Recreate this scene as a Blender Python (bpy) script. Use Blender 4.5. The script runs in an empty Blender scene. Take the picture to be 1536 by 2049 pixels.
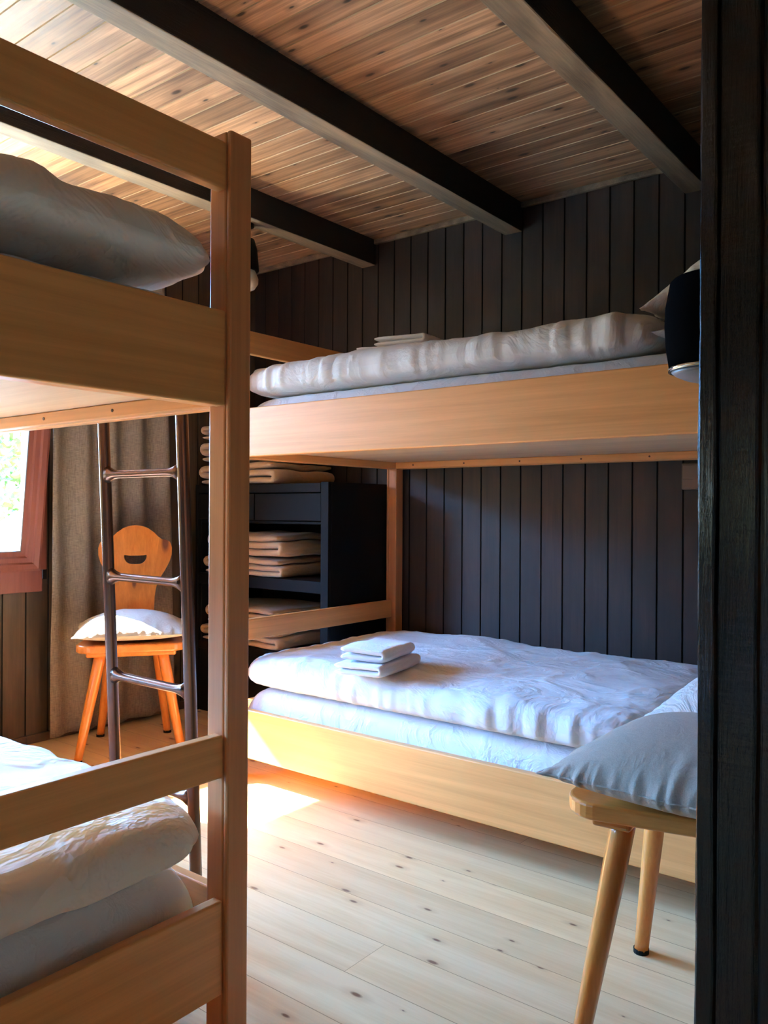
import bpy, bmesh, math, random
from mathutils import Vector, Matrix, noise
C = bpy.context.scene.collection
S = bpy.context.scene
R = math.radians
random.seed(7)

# ------------------------------------------------------------------ camera
cam = bpy.data.cameras.new('camera'); camo = bpy.data.objects.new('camera', cam); C.objects.link(camo)
yaw, pitch, roll = 0.664944, -0.00211904, 0.00586543
f = Vector((-math.sin(yaw)*math.cos(pitch), math.cos(yaw)*math.cos(pitch), math.sin(pitch)))
r = Vector((math.cos(yaw), math.sin(yaw), 0)); u = r.cross(f)
r2 = r*math.cos(roll)+u*math.sin(roll); u2 = -r*math.sin(roll)+u*math.cos(roll)
M = Matrix((r2, u2, -f)).transposed().to_4x4(); M.translation = Vector((0, 0, .95))
camo.matrix_world = M
cam.sensor_fit = 'HORIZONTAL'; cam.sensor_width = 36; cam.lens = 36*1636.9/1536; cam.clip_start = .02
S.camera = camo
S.view_settings.view_transform = 'Standard'; S.view_settings.look = 'None'
S.view_settings.gamma = 1; S.view_settings.exposure = 0.92
S.view_settings.use_curve_mapping = False
S.cycles.max_bounces = 12; S.cycles.diffuse_bounces = 8; S.cycles.transparent_max_bounces = 16
S.cycles.sample_clamp_indirect = 6; S.cycles.use_denoising = True
S.cycles.caustics_reflective = False; S.cycles.caustics_refractive = False

# ------------------------------------------------------------------ world: sky above, sunlit meadow below
w = bpy.data.worlds.new('world'); S.world = w; w.use_nodes = True
nt = w.node_tree; nt.nodes.clear()
def N(nt, t, **k):
    n = nt.nodes.new(t)
    for a, b in k.items():
        if a == 'inp':
            for i, v in b.items(): n.inputs[i].default_value = v
        else: setattr(n, a, b)
    return n
tc = N(nt, 'ShaderNodeTexCoord'); sx = N(nt, 'ShaderNodeSeparateXYZ'); nt.links.new(tc.outputs['Generated'], sx.inputs[0])
mr = N(nt, 'ShaderNodeMapRange', inp={1: -1.0, 2: 1.0}); nt.links.new(sx.outputs['Z'], mr.inputs[0])
cr = N(nt, 'ShaderNodeValToRGB'); nt.links.new(mr.outputs[0], cr.inputs[0])
e = cr.color_ramp.elements
e[0].position = 0; e[0].color = (2.1, 1.9, 1.2, 1)
e[1].position = .18; e[1].color = (1.9, 1.7, 1.05, 1)
for p, c in ((.29, (.30, .28, .19, 1)), (.45, (.22, .25, .22, 1)), (.50, (.50, .66, .80, 1)), (.55, (.30, .90, 1.95, 1)), (.80, (.28, .86, 1.95, 1)), (1.0, (.16, .38, 1.0, 1))):
    q = e.new(p); q.color = c
# dark horizon band at -Y, added to keep light off the back wall
def wm(op, a, b=0.0, c=0.0):
    n = N(nt, 'ShaderNodeMath', operation=op)
    for i, v in enumerate((a, b, c)):
        if isinstance(v, (int, float)): n.inputs[i].default_value = v
        else: nt.links.new(v, n.inputs[i])
    return n.outputs[0]
bz = N(nt, 'ShaderNodeMapRange', interpolation_type='SMOOTHSTEP', inp={1: .38, 2: .24, 3: 0.0, 4: 1.0}); nt.links.new(wm('ABSOLUTE', wm('ADD', sx.outputs['Z'], .10)), bz.inputs[0])
by = N(nt, 'ShaderNodeMapRange', interpolation_type='SMOOTHSTEP', inp={1: .25, 2: -.15, 3: 0.0, 4: 1.0}); nt.links.new(sx.outputs['Y'], by.inputs[0])
wx = N(nt, 'ShaderNodeMix', data_type='RGBA'); nt.links.new(wm('MULTIPLY', bz.outputs[0], by.outputs[0]), wx.inputs[0])
nt.links.new(cr.outputs[0], wx.inputs[6]); wx.inputs[7].default_value = (.045, .055, .035, 1)
bg = N(nt, 'ShaderNodeBackground', inp={1: 41.0}); nt.links.new(wx.outputs[2], bg.inputs[0])
wo = N(nt, 'ShaderNodeOutputWorld'); nt.links.new(bg.outputs[0], wo.inputs[0])

# ------------------------------------------------------------------ sun
sl = bpy.data.lights.new('sun', 'SUN'); so = bpy.data.objects.new('sun', sl); C.objects.link(so)
sl.energy = 90; sl.angle = R(.6); sl.color = (1.0, .93, .80)
so.rotation_euler = Vector((1, .42, -.82)).to_track_quat('-Z', 'Y').to_euler(); so.location = (-8, -3, 7)
def portal(y0, y1, z0, z1, x=-3.27, a=-90):
    l = bpy.data.lights.new('window_portal', 'AREA'); o = bpy.data.objects.new('window_portal', l); C.objects.link(o)
    l.shape = 'RECTANGLE'; l.size = z1-z0; l.size_y = y1-y0; l.cycles.is_portal = True
    o.location = (x, (y0+y1)/2, (z0+z1)/2); o.rotation_euler = (0, R(a), 0)
portal(.28, 1.79, .66, 1.98); portal(-1.35, -.35, .66, 1.98)

# ------------------------------------------------------------------ materials
MATS = {}
def lk(nt, a, b): nt.links.new(a, b)
def base(name, rough=.6, spec=.5, metal=0):
    m = bpy.data.materials.new(name); m.use_nodes = True; nt = m.node_tree
    b = nt.nodes['Principled BSDF']; b.inputs['Roughness'].default_value = rough
    b.inputs['Specular IOR Level'].default_value = spec; b.inputs['Metallic'].default_value = metal
    MATS[name] = m
    return m, nt, b
def math_(nt, op, a, b=None, c=None):
    n = N(nt, 'ShaderNodeMath', operation=op)
    for i, v in enumerate((a, b, c)):
        if v is None: continue
        if isinstance(v, (int, float)): n.inputs[i].default_value = v
        else: lk(nt, v, n.inputs[i])
    return n.outputs[0]
def mix(nt, f_, a, b, blend='MIX'):
    n = N(nt, 'ShaderNodeMix', data_type='RGBA', blend_type=blend)
    for s, v in ((n.inputs[0], f_), (n.inputs[6], a), (n.inputs[7], b)):
        if isinstance(v, (int, float)): s.default_value = v
        elif isinstance(v, tuple): s.default_value = v if len(v) == 4 else (*v, 1)
        else: lk(nt, v, s)
    return n.outputs[2]
def ramp(nt, x, stops, interp='LINEAR'):
    n = N(nt, 'ShaderNodeValToRGB'); n.color_ramp.interpolation = interp; lk(nt, x, n.inputs[0])
    e = n.color_ramp.elements; e[0].position = stops[0][0]; e[0].color = (*stops[0][1], 1)
    e[1].position = stops[-1][0]; e[1].color = (*stops[-1][1], 1)
    for p, c in stops[1:-1]: q = e.new(p); q.color = (*c, 1)
    return n.outputs[0]
def g(v): return (v, v, v)

def wood(name, c_dark, c_light, axis='X', across='Y', pitch=None, knots=0, knot_col=(.05, .02, .01), rough=.5, spec=.5,
         var=.25, grain=60, bump=.1, seam=None, seam_w=.012, joints=0, patch=0, offset=0, ring=1.0, fig=(1.6, 14), knot_size=.13, knot_scale=5.0, coord='Object', coat=0):
    m, nt, b = base(name, rough, spec)
    tc = N(nt, 'ShaderNodeTexCoord'); sx = N(nt, 'ShaderNodeSeparateXYZ'); lk(nt, tc.outputs[coord], sx.inputs[0])
    al = sx.outputs[axis]; ac = sx.outputs[across]
    third = [k for k in 'XYZ' if k not in (axis, across)][0]; th = sx.outputs[third]
    pid = None
    if pitch:
        pr = math_(nt, 'DIVIDE', math_(nt, 'SUBTRACT', ac, offset), pitch)
        pid = math_(nt, 'FLOOR', pr); pf = math_(nt, 'FRACT', pr)
        wn = N(nt, 'ShaderNodeTexWhiteNoise', noise_dimensions='1D'); lk(nt, pid, wn.inputs['W']); pid_r = wn.outputs[0]
        if joints:
            jl = math_(nt, 'DIVIDE', math_(nt, 'ADD', al, math_(nt, 'MULTIPLY', pid_r, 17.0)), joints)
            jid = math_(nt, 'FLOOR', jl); jf = math_(nt, 'FRACT', jl)
            wn2 = N(nt, 'ShaderNodeTexWhiteNoise', noise_dimensions='2D'); cc = N(nt, 'ShaderNodeCombineXYZ')
            lk(nt, pid, cc.inputs[0]); lk(nt, jid, cc.inputs[1]); lk(nt, cc.outputs[0], wn2.inputs['Vector']); pid_r = wn2.outputs[0]
        shift = math_(nt, 'MULTIPLY', pid_r, 31.0)
    else:
        shift = 0.0
    def vec(sa, sb, sc):
        cb = N(nt, 'ShaderNodeCombineXYZ')
        lk(nt, math_(nt, 'MULTIPLY', math_(nt, 'ADD', al, shift), sa), cb.inputs[0])
        lk(nt, math_(nt, 'MULTIPLY', ac, sb), cb.inputs[1]); lk(nt, math_(nt, 'MULTIPLY', th, sc), cb.inputs[2])
        return cb.outputs[0]
    # long wavy figure
    n1 = N(nt, 'ShaderNodeTexNoise', inp={'Scale': 1.0, 'Detail': 4.0, 'Roughness': .6, 'Distortion': .6*ring}); lk(nt, vec(fig[0], fig[1], fig[1]), n1.inputs['Vector'])
    n2 = N(nt, 'ShaderNodeTexNoise', inp={'Scale': 1.0, 'Detail': 3.0, 'Roughness': .7}); lk(nt, vec(5, grain*4, grain*4), n2.inputs['Vector'])
    fg = math_(nt, 'ADD', math_(nt, 'MULTIPLY', n1.outputs[0], .7), math_(nt, 'MULTIPLY', n2.outputs[0], .3))
    col = ramp(nt, fg, [(.34, c_dark), (.62, c_light)])
    if patch:
        n3 = N(nt, 'ShaderNodeTexNoise', inp={'Scale': 1.0, 'Detail': 3.0}); lk(nt, vec(2.5, 7, 7), n3.inputs['Vector'])
        col = mix(nt, math_(nt, 'MULTIPLY', ramp(nt, n3.outputs[0], [(.48, g(0)), (.62, g(1))]), patch), col, tuple(x*.35 for x in c_dark))
    if pid is not None:
        k = N(nt, 'ShaderNodeMapRange', inp={3: 1-var, 4: 1+var}); lk(nt, pid_r, k.inputs[0])
        hs = N(nt, 'ShaderNodeHueSaturation'); lk(nt, k.outputs[0], hs.inputs['Value']); lk(nt, col, hs.inputs['Color']); col = hs.outputs[0]
    if knots:
        v = N(nt, 'ShaderNodeTexVoronoi', voronoi_dimensions='2D', inp={'Scale': 1.0, 'Randomness': 1.0})
        lk(nt, vec(knot_scale*.62, knot_scale*1.6, .01), v.inputs['Vector'])
        s2 = N(nt, 'ShaderNodeSeparateColor'); lk(nt, v.outputs['Color'], s2.inputs[0])
        size = math_(nt, 'MULTIPLY', math_(nt, 'MULTIPLY', s2.outputs[0], math_(nt, 'GREATER_THAN', s2.outputs[1], 1-knots)), knot_size)
        d = math_(nt, 'DIVIDE', v.outputs['Distance'], math_(nt, 'ADD', size, .0005))
        kn = ramp(nt, d, [(.45, g(1)), (.95, g(0))]); halo = ramp(nt, math_(nt, 'MULTIPLY', d, .33), [(.2, g(.55)), (.9, g(0))])
        col = mix(nt, halo, col, tuple((a+2*b_)/3 for a, b_ in zip(knot_col, c_dark))); col = mix(nt, kn, col, knot_col)
    if seam and pitch:
        ed = math_(nt, 'MINIMUM', pf, math_(nt, 'SUBTRACT', 1.0, pf)); sm = math_(nt, 'LESS_THAN', ed, seam_w)
        if joints:
            je = math_(nt, 'LESS_THAN', jf, .0012/joints); sm = math_(nt, 'MAXIMUM', sm, je)
        col = mix(nt, sm, col, seam)
    lk(nt, col, b.inputs['Base Color'])
    bp = N(nt, 'ShaderNodeBump', inp={'Strength': bump, 'Distance': .002}); lk(nt, n2.outputs[0], bp.inputs['Height']); lk(nt, bp.outputs[0], b.inputs['Normal'])
    if coat: b.inputs['Coat Weight'].default_value = coat; b.inputs['Coat Roughness'].default_value = .12
    return m

def solid(name, col, rough=.5, spec=.5, metal=0, noise_=0, scale=40, bump=0):
    m, nt, b = base(name, rough, spec, metal); b.inputs['Base Color'].default_value = (*col, 1)
    if noise_ or bump:
        tc = N(nt, 'ShaderNodeTexCoord'); n = N(nt, 'ShaderNodeTexNoise', inp={'Scale': scale, 'Detail': 4.0}); lk(nt, tc.outputs['Object'], n.inputs[0])
        if noise_: lk(nt, ramp(nt, n.outputs[0], [(.3, tuple(c*(1-noise_) for c in col)), (.7, tuple(min(1, c*(1+noise_)) for c in col))]), b.inputs['Base Color'])
        if bump:
            bp = N(nt, 'ShaderNodeBump', inp={'Strength': bump, 'Distance': .003}); lk(nt, n.outputs[0], bp.inputs['Height']); lk(nt, bp.outputs[0], b.inputs['Normal'])
    return m
def cloth(name, col, weave=600, bump=.15, wr=.35, wscale=9, rough=.85, sss=0, var=0.0, sheen=.15):
    m, nt, b = base(name, rough, .25); b.inputs['Sheen Weight'].default_value = sheen
    if sss: b.inputs['Subsurface Weight'].default_value = sss; b.inputs['Subsurface Scale'].default_value = .05; b.inputs['Subsurface Radius'].default_value = (1, .8, .65)
    tc = N(nt, 'ShaderNodeTexCoord')
    n = N(nt, 'ShaderNodeTexNoise', inp={'Scale': wscale, 'Detail': 5.0, 'Roughness': .55, 'Distortion': 1.2}); lk(nt, tc.outputs['Object'], n.inputs[0])
    n2 = N(nt, 'ShaderNodeTexNoise', inp={'Scale': float(weave), 'Detail': 1.0}); lk(nt, tc.outputs['Object'], n2.inputs[0])
    rdg = math_(nt, 'ABSOLUTE', math_(nt, 'SUBTRACT', n.outputs[0], .5))
    rd = ramp(nt, rdg, [(0, g(1)), (.10, g(0))])
    b1 = N(nt, 'ShaderNodeBump', inp={'Strength': wr, 'Distance': .012}); lk(nt, rd, b1.inputs['Height'])
    b2 = N(nt, 'ShaderNodeBump', inp={'Strength': bump, 'Distance': .001}); lk(nt, n2.outputs[0], b2.inputs['Height']); lk(nt, b1.outputs[0], b2.inputs['Normal'])
    lk(nt, b2.outputs[0], b.inputs['Normal'])
    if var:
        lk(nt, ramp(nt, n2.outputs[0], [(.35, tuple(c*(1-var) for c in col)), (.65, tuple(c*(1+var) for c in col))]), b.inputs['Base Color'])
    else: b.inputs['Base Color'].default_value = (*col, 1)
    return m

beech = wood('beech_x', (.70, .32, .095), (.86, .405, .135), 'X', 'Z', rough=.38, var=0, grain=50, bump=.05, ring=1.5, fig=(.8, 30))
beech_y = wood('beech_y', (.70, .32, .095), (.86, .405, .135), 'Y', 'Z', rough=.38, var=0, grain=50, bump=.05, ring=1.5, fig=(.8, 30))
beech_z = wood('beech_z', (.56, .225, .08), (.70, .30, .115), 'Z', 'X', rough=.38, var=0, grain=50, bump=.05, ring=1.5, fig=(.8, 30))
ply = wood('plywood', (.70, .47, .26), (.84, .60, .36), 'X', 'Y', rough=.55, var=0, grain=30, bump=.02)
floor_m = wood('floor_pine', (.74, .51, .24), (.88, .67, .37), 'X', 'Y', pitch=.1335, offset=.0755, knots=.75, knot_col=(.22, .09, .035), rough=.32, spec=.5, var=.09,
               grain=30, bump=.04, seam=(.40, .22, .09), seam_w=.006, joints=1.9, knot_scale=6.0, knot_size=.085)
ceil_m = wood('ceiling_pine', (.13, .060, .032), (.50, .27, .15), 'X', 'Y', pitch=.0905, offset=.024, knots=.55, knot_col=(.025, .012, .008), rough=.5, var=.28,
              grain=40, bump=.12, patch=.35, fig=(.9, 42), knot_scale=8.5, knot_size=.15)
groove_m = solid('ceiling_groove_pale', (.42, .28, .16), .6)
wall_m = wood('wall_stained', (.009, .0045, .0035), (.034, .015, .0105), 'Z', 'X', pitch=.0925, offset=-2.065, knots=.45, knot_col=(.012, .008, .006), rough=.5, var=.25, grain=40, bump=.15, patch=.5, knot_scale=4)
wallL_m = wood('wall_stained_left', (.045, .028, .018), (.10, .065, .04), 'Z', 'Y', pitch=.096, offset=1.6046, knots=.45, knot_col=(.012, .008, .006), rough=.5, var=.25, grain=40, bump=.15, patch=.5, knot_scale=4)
bounce_wall = wood('wall_pale_bounce', (.78, .54, .36), (.90, .66, .46), 'Z', 'X', rough=.6, var=0)
groove_dark = solid('groove_dark', (.008, .006, .005), .8)
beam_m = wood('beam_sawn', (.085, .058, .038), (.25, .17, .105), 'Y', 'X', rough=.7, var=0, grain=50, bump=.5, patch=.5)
beam_side_shade = wood('beam_sawn_shade', (.010, .008, .007), (.022, .016, .013), 'Y', 'Z', rough=.7, var=0, grain=50, bump=.5)  # shade on the beam sides, put into a darker copy of the wood
pine = wood('chair_pine', (.60, .18, .028), (.84, .32, .065), 'Z', 'Y', knots=.25, knot_col=(.16, .05, .03), rough=.28, var=0, grain=40, bump=.05, ring=1.5, knot_scale=4, coat=.35)
pine_seat = wood('chair_pine_seat', (.58, .17, .028), (.80, .30, .06), 'X', 'Y', knots=.2, knot_col=(.16, .05, .03), rough=.28, var=0, grain=40, bump=.05, ring=1.5, knot_scale=4, coat=.35)
blackpaint = solid('black_paint', (.006, .0055, .0055), .55, .13)
blackpaint_in = solid('black_paint_inside', (.008, .008, .009), .6, .4)
red_wood = wood('window_red', (.17, .048, .036), (.23, .075, .055), 'Z', 'Y', rough=.45, var=0, grain=40, bump=.05)
metal = solid('ladder_bronze', (.17, .09, .06), .27, .5, .8)
plastic = solid('black_plastic', (.006, .006, .0065), .55, .15)
matte_black = solid('matte_black', (.004, .004, .0042), .9, .0)
chrome = solid('lamp_chrome', (.75, .70, .58), .15, .5, 1)
gdiff = solid('lamp_diffuser', (.16, .16, .17), .45)
white_glass = solid('lamp_white', (.75, .70, .62), .35)
brown_box = solid('socket_brown', (.17, .11, .075), .4)
screw_m = solid('screw_dark', (.12, .045, .02), .4, .5, 0)
crumpled = cloth('duvet_crumpled_warm_lit', (.86, .78, .69), wr=.65, wscale=2.6, sss=.3)  # creased white cloth, tinted warm and brighter to stand in for ceiling bounce
white = cloth('duvet_white', (.73, .73, .75), wr=.24, wscale=5, sss=.35)
sheet = cloth('sheet_white', (.78, .78, .80), wr=.28, wscale=8)
pillow_m = cloth('pillow_white', (.74, .72, .68), wr=.3, wscale=10)
linen = cloth('cushion_linen', (.46, .385, .30), weave=500, bump=.3, wr=.10, wscale=16, var=.08)
linen2 = cloth('cushion_cream', (.52, .49, .43), weave=500, bump=.3, wr=.12, wscale=16, var=.05)
towel_m = cloth('towel_terry', (.82, .83, .86), weave=260, bump=.9, wr=.1, wscale=14, sheen=.4)
blanket_m = cloth('blanket_beige', (.55, .38, .23), weave=300, bump=.5, wr=.15, wscale=12, sheen=.4)

def curtain_mat():
    m, nt, b = base('curtain_linen', .9, .2)
    tc = N(nt, 'ShaderNodeTexCoord')
    mp = N(nt, 'ShaderNodeMapping'); mp.inputs['Scale'].default_value = (60, 60, 900); lk(nt, tc.outputs['Object'], mp.inputs[0])
    mp2 = N(nt, 'ShaderNodeMapping'); mp2.inputs['Scale'].default_value = (700, 700, 25); lk(nt, tc.outputs['Object'], mp2.inputs[0])
    a = N(nt, 'ShaderNodeTexNoise', inp={'Scale': 1.0, 'Detail': 3.0}); lk(nt, mp.outputs[0], a.inputs[0])
    c = N(nt, 'ShaderNodeTexNoise', inp={'Scale': 1.0, 'Detail': 3.0}); lk(nt, mp2.outputs[0], c.inputs[0])
    v = math_(nt, 'MULTIPLY', math_(nt, 'ADD', a.outputs[0], c.outputs[0]), .5)
    col = ramp(nt, v, [(.38, (.13, .108, .088)), (.62, (.30, .26, .215))])
    lk(nt, col, b.inputs['Base Color'])
    bp = N(nt, 'ShaderNodeBump', inp={'Strength': .4, 'Distance': .001}); lk(nt, v, bp.inputs['Height']); lk(nt, bp.outputs[0], b.inputs['Normal'])
    return m
curtain_m = curtain_mat()
def timber_mat():
    m, nt, b = base('timber_black_hewn', .22, .5); b.inputs['Base Color'].default_value = (.013, .012, .013, 1)
    tc = N(nt, 'ShaderNodeTexCoord')
    mp = N(nt, 'ShaderNodeMapping'); mp.inputs['Scale'].default_value = (230, 230, 11); lk(nt, tc.outputs['Object'], mp.inputs[0])
    a = N(nt, 'ShaderNodeTexNoise', inp={'Scale': 1.0, 'Detail': 5.0, 'Roughness': .65}); lk(nt, mp.outputs[0], a.inputs[0])
    mp2 = N(nt, 'ShaderNodeMapping'); mp2.inputs['Rotation'].default_value = (0, R(38), 0); mp2.inputs['Scale'].default_value = (14, 14, 120); lk(nt, tc.outputs['Object'], mp2.inputs[0])
    c = N(nt, 'ShaderNodeTexNoise', inp={'Scale': 1.0, 'Detail': 3.0}); lk(nt, mp2.outputs[0], c.inputs[0])
    h = math_(nt, 'ADD', a.outputs[0], math_(nt, 'MULTIPLY', c.outputs[0], .12))
    bp = N(nt, 'ShaderNodeBump', inp={'Strength': .9, 'Distance': .004}); lk(nt, h, bp.inputs['Height']); lk(nt, bp.outputs[0], b.inputs['Normal'])
    lk(nt, ramp(nt, a.outputs[0], [(.35, (.002, .002, .002)), (.7, (.009, .0075, .0075))]), b.inputs['Base Color'])
    return m
timber = timber_mat()
def glass_mat():
    m = bpy.data.materials.new('window_glass'); m.use_nodes = True; nt = m.node_tree; nt.nodes.clear()
    t = N(nt, 'ShaderNodeBsdfTransparent'); gl = N(nt, 'ShaderNodeBsdfGlossy', inp={'Roughness': .02})
    lw = N(nt, 'ShaderNodeLayerWeight', inp={0: .1}); mx = N(nt, 'ShaderNodeMixShader'); o = N(nt, 'ShaderNodeOutputMaterial')
    lk(nt, math_(nt, 'MULTIPLY', lw.outputs['Fresnel'], .6), mx.inputs[0]); lk(nt, t.outputs[0], mx.inputs[1]); lk(nt, gl.outputs[0], mx.inputs[2]); lk(nt, mx.outputs[0], o.inputs[0])
    return m
glass = glass_mat()
leaf_m = solid('leaf_green', (.10, .14, .015), .6, .3, 0, .4, 3)
bark_m = solid('bark_brown', (.10, .07, .045), .9, .3, 0, .4, 20)
grass_m = solid('meadow_grass', (.50, .46, .30), .95, .1, 0, .3, 2)
slate_m = solid('roof_slate', (.12, .12, .13), .7, .3, 0, .2, 8)

# ------------------------------------------------------------------ mesh helpers
def obj(name, bm, mats, parent=None, smooth=False):
    me = bpy.data.meshes.new(name); bmesh.ops.recalc_face_normals(bm, faces=bm.faces); bm.to_mesh(me); bm.free()
    if not isinstance(mats, (list, tuple)): mats = [mats]
    for m in mats: me.materials.append(m)
    if smooth:
        for p in me.polygons: p.use_smooth = True
    o = bpy.data.objects.new(name, me); C.objects.link(o)
    if parent: o.parent = parent
    return o
def thing(name, label, cat, loc=(0, 0, 0), rz=0, group=None):
    o = bpy.data.objects.new(name, None); o.empty_display_size = .1; C.objects.link(o); o.location = loc; o.rotation_euler = (0, 0, rz)
    o['label'] = label; o['category'] = cat
    if group: o['group'] = group
    return o
def tag(o, label, cat, group=None, kind=None):
    o['label'] = label; o['category'] = cat
    if group: o['group'] = group
    if kind: o['kind'] = kind
    return o
def struct(o, label=None):
    o['kind'] = 'structure'
    if label: o['label'] = label
    return o
def box(bm, x0, x1, y0, y1, z0, z1, bev=0, seg=2, mi=0):
    vs = [bm.verts.new((x, y, z)) for x in (x0, x1) for y in (y0, y1) for z in (z0, z1)]
    fs = [(0, 1, 3, 2), (4, 6, 7, 5), (0, 4, 5, 1), (2, 3, 7, 6), (0, 2, 6, 4), (1, 5, 7, 3)]
    F = [bm.faces.new([vs[i] for i in q]) for q in fs]
    for q in F: q.material_index = mi
    if bev:
        ed = list({e for q in F for e in q.edges})
        rr = bmesh.ops.bevel(bm, geom=ed, offset=bev, segments=seg, affect='EDGES', profile=.5)
        for q in rr['faces']: q.material_index = mi
    return F
def bx(name, x0, x1, y0, y1, z0, z1, mat, parent=None, bev=.003, seg=2):
    bm = bmesh.new(); box(bm, x0, x1, y0, y1, z0, z1, bev, seg)
    return obj(name, bm, mat, parent)
def prism(name, pts, axis, a0, a1, mat, parent=None, bev=0, seg=2, smooth=False):
    """extrude polygon pts (2d) along axis; for 'z' pts=(x,y); 'y' pts=(x,z); 'x' pts=(y,z)"""
    bm = bmesh.new()
    def P(p, a): return {'z': (p[0], p[1], a), 'y': (p[0], a, p[1]), 'x': (a, p[0], p[1])}[axis]
    v0 = [bm.verts.new(P(p, a0)) for p in pts]; v1 = [bm.verts.new(P(p, a1)) for p in pts]
    f0 = bm.faces.new(v0); f1 = bm.faces.new(v1[::-1]); n = len(pts)
    for i in range(n): bm.faces.new((v0[i], v0[(i+1) % n], v1[(i+1) % n], v1[i]))
    bmesh.ops.recalc_face_normals(bm, faces=bm.faces)
    if bev:
        ed = list(f0.edges)+list(f1.edges)
        bmesh.ops.bevel(bm, geom=ed, offset=bev, segments=seg, affect='EDGES', profile=.5)
    return obj(name, bm, mat, parent, smooth)
def tube_bm(bm, pts, rad, n=12, cap=True, sx=1.0, sy=1.0, up=Vector((0, 0, 1))):
    rings = []
    pts = [Vector(p) for p in pts]
    for i, p in enumerate(pts):
        d = (pts[min(i+1, len(pts)-1)]-pts[max(i-1, 0)]).normalized()
        a = d.cross(up)
        if a.length < 1e-3: a = d.cross(Vector((0, 1, 0)))
        a.normalize(); b = a.cross(d).normalized()
        rr = rad[i] if isinstance(rad, (list, tuple)) else rad
        if isinstance(rr, (list, tuple)): ra, rb = rr
        else: ra, rb = rr*sx, rr*sy
        rings.append([bm.verts.new(p+a*math.cos(t)*ra+b*math.sin(t)*rb) for t in (2*math.pi*k/n for k in range(n))])
    for i in range(len(rings)-1):
        for k in range(n): bm.faces.new((rings[i][k], rings[i][(k+1) % n], rings[i+1][(k+1) % n], rings[i+1][k]))
    if cap: bm.faces.new(rings[0]); bm.faces.new(rings[-1][::-1])
def lathe_bm(bm, prof, n=32, axis='Z', c=(0, 0, 0)):
    rings = []
    for rr, z in prof:
        rings.append([bm.verts.new((c[0]+rr*math.cos(2*math.pi*k/n), c[1]+rr*math.sin(2*math.pi*k/n), c[2]+z)) for k in range(n)])
    for i in range(len(rings)-1):
        for k in range(n): bm.faces.new((rings[i][k], rings[i][(k+1) % n], rings[i+1][(k+1) % n], rings[i+1][k]))
    bm.faces.new(rings[0]); bm.faces.new(rings[-1][::-1])

# ------------------------------------------------------------------ room shell
XW, YW, ZC = -3.16, 2.935, 2.19
XR, YB = 1.6, -1.7
def boards(name, mat, mat_g, run, across0, across1, pitch, start, p0, p1, axis, plane, normal, gw=.0035, gd=.006, holes=()):
    """panelled surface with real V-grooves. axis: 'ceil','back','left' """
    bm = bmesh.new()
    prof = []  # (coord, depth, matindex of following face)
    k = math.ceil((across0-start)/pitch); c = start+k*pitch
    prof.append((across0, 0, 0))
    while c < across1-.001:
        if c-gw > across0+.001:
            prof += [(c-gw, 0, 1), (c-gw*.4, gd, 1), (c+gw*.4, gd, 1), (c+gw, 0, 0)]
        c += pitch
    prof.append((across1, 0, 0))
    def P(a, d, l):
        if axis == 'ceil': return (l, a, plane+d)
        if axis == 'back': return (a, plane+d*normal, l)
        if axis == 'left': return (plane+d*normal, a, l)
    for (a, d, mi), (b_, d2, _) in zip(prof[:-1], prof[1:]):
        segs = [(p0, p1)]
        for (h0, h1, l0, l1) in holes:
            if a >= h0-1e-6 and b_ <= h1+1e-6: segs = [(p0, l0), (l1, p1)]
        for l0, l1 in segs:
            q = bm.faces.new([bm.verts.new(P(a, d, l0)), bm.verts.new(P(b_, d2, l0)), bm.verts.new(P(b_, d2, l1)), bm.verts.new(P(a, d, l1))])
            q.material_index = mi
    # backing slab
    return bm
def finish(bm, name, mats):
    me = bpy.data.meshes.new(name); bm.to_mesh(me); bm.free()
    for m in mats: me.materials.append(m)
    o = bpy.data.objects.new(name, me); C.objects.link(o); struct(o); return o
# floor
bm = bmesh.new(); box(bm, XW-.12, XR+.1, YB-.1, YW+.12, -.1, 0); struct(obj('floor', bm, floor_m))
# ceiling boards + slab above
bm = boards('ceiling', ceil_m, groove_m, 'X', YB, YW, .0905, .024, XW, XR, 'ceil', ZC, 1, gw=.0024, gd=.0035)
box(bm, XW-.12, XR+.1, YB-.1, YW+.12, ZC+.03, ZC+.1); finish(bm, 'ceiling', [ceil_m, groove_m])
# back wall
bm = boards('wall_back', wall_m, groove_dark, 'Z', XW, XR, .0925, -2.065, 0, ZC, 'back', YW, 1)
box(bm, XW-.12, XR+.1, YW+.03, YW+.12, 0, ZC+.03, mi=1); finish(bm, 'wall_back', [wall_m, groove_dark])
# left wall with two window openings
W1 = (.28, 1.79, .66, 1.98); W2 = (-1.35, -.35, .66, 1.98)
bm = bmesh.new()
def wl(y0, y1, z0, z1):
    b2 = boards('x', None, None, 'Z', y0, y1, .096, 1.6046, z0, z1, 'left', XW, -1)
    me = bpy.data.meshes.new('t'); b2.to_mesh(me); b2.free(); bm.from_mesh(me); bpy.data.meshes.remove(me)
    box(bm, XW-.12, XW-.03, y0, y1, z0, z1, mi=1)
wl(YB, W2[0], 0, ZC); wl(W2[0], W2[1], 0, .66); wl(W2[0], W2[1], 1.98, ZC); wl(W2[1], W1[0], 0, ZC)
wl(W1[0], W1[1], 0, .66); wl(W1[0], W1[1], 1.98, ZC); wl(W1[1], YW, 0, ZC)
finish(bm, 'wall_left', [wallL_m, groove_dark])
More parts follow.
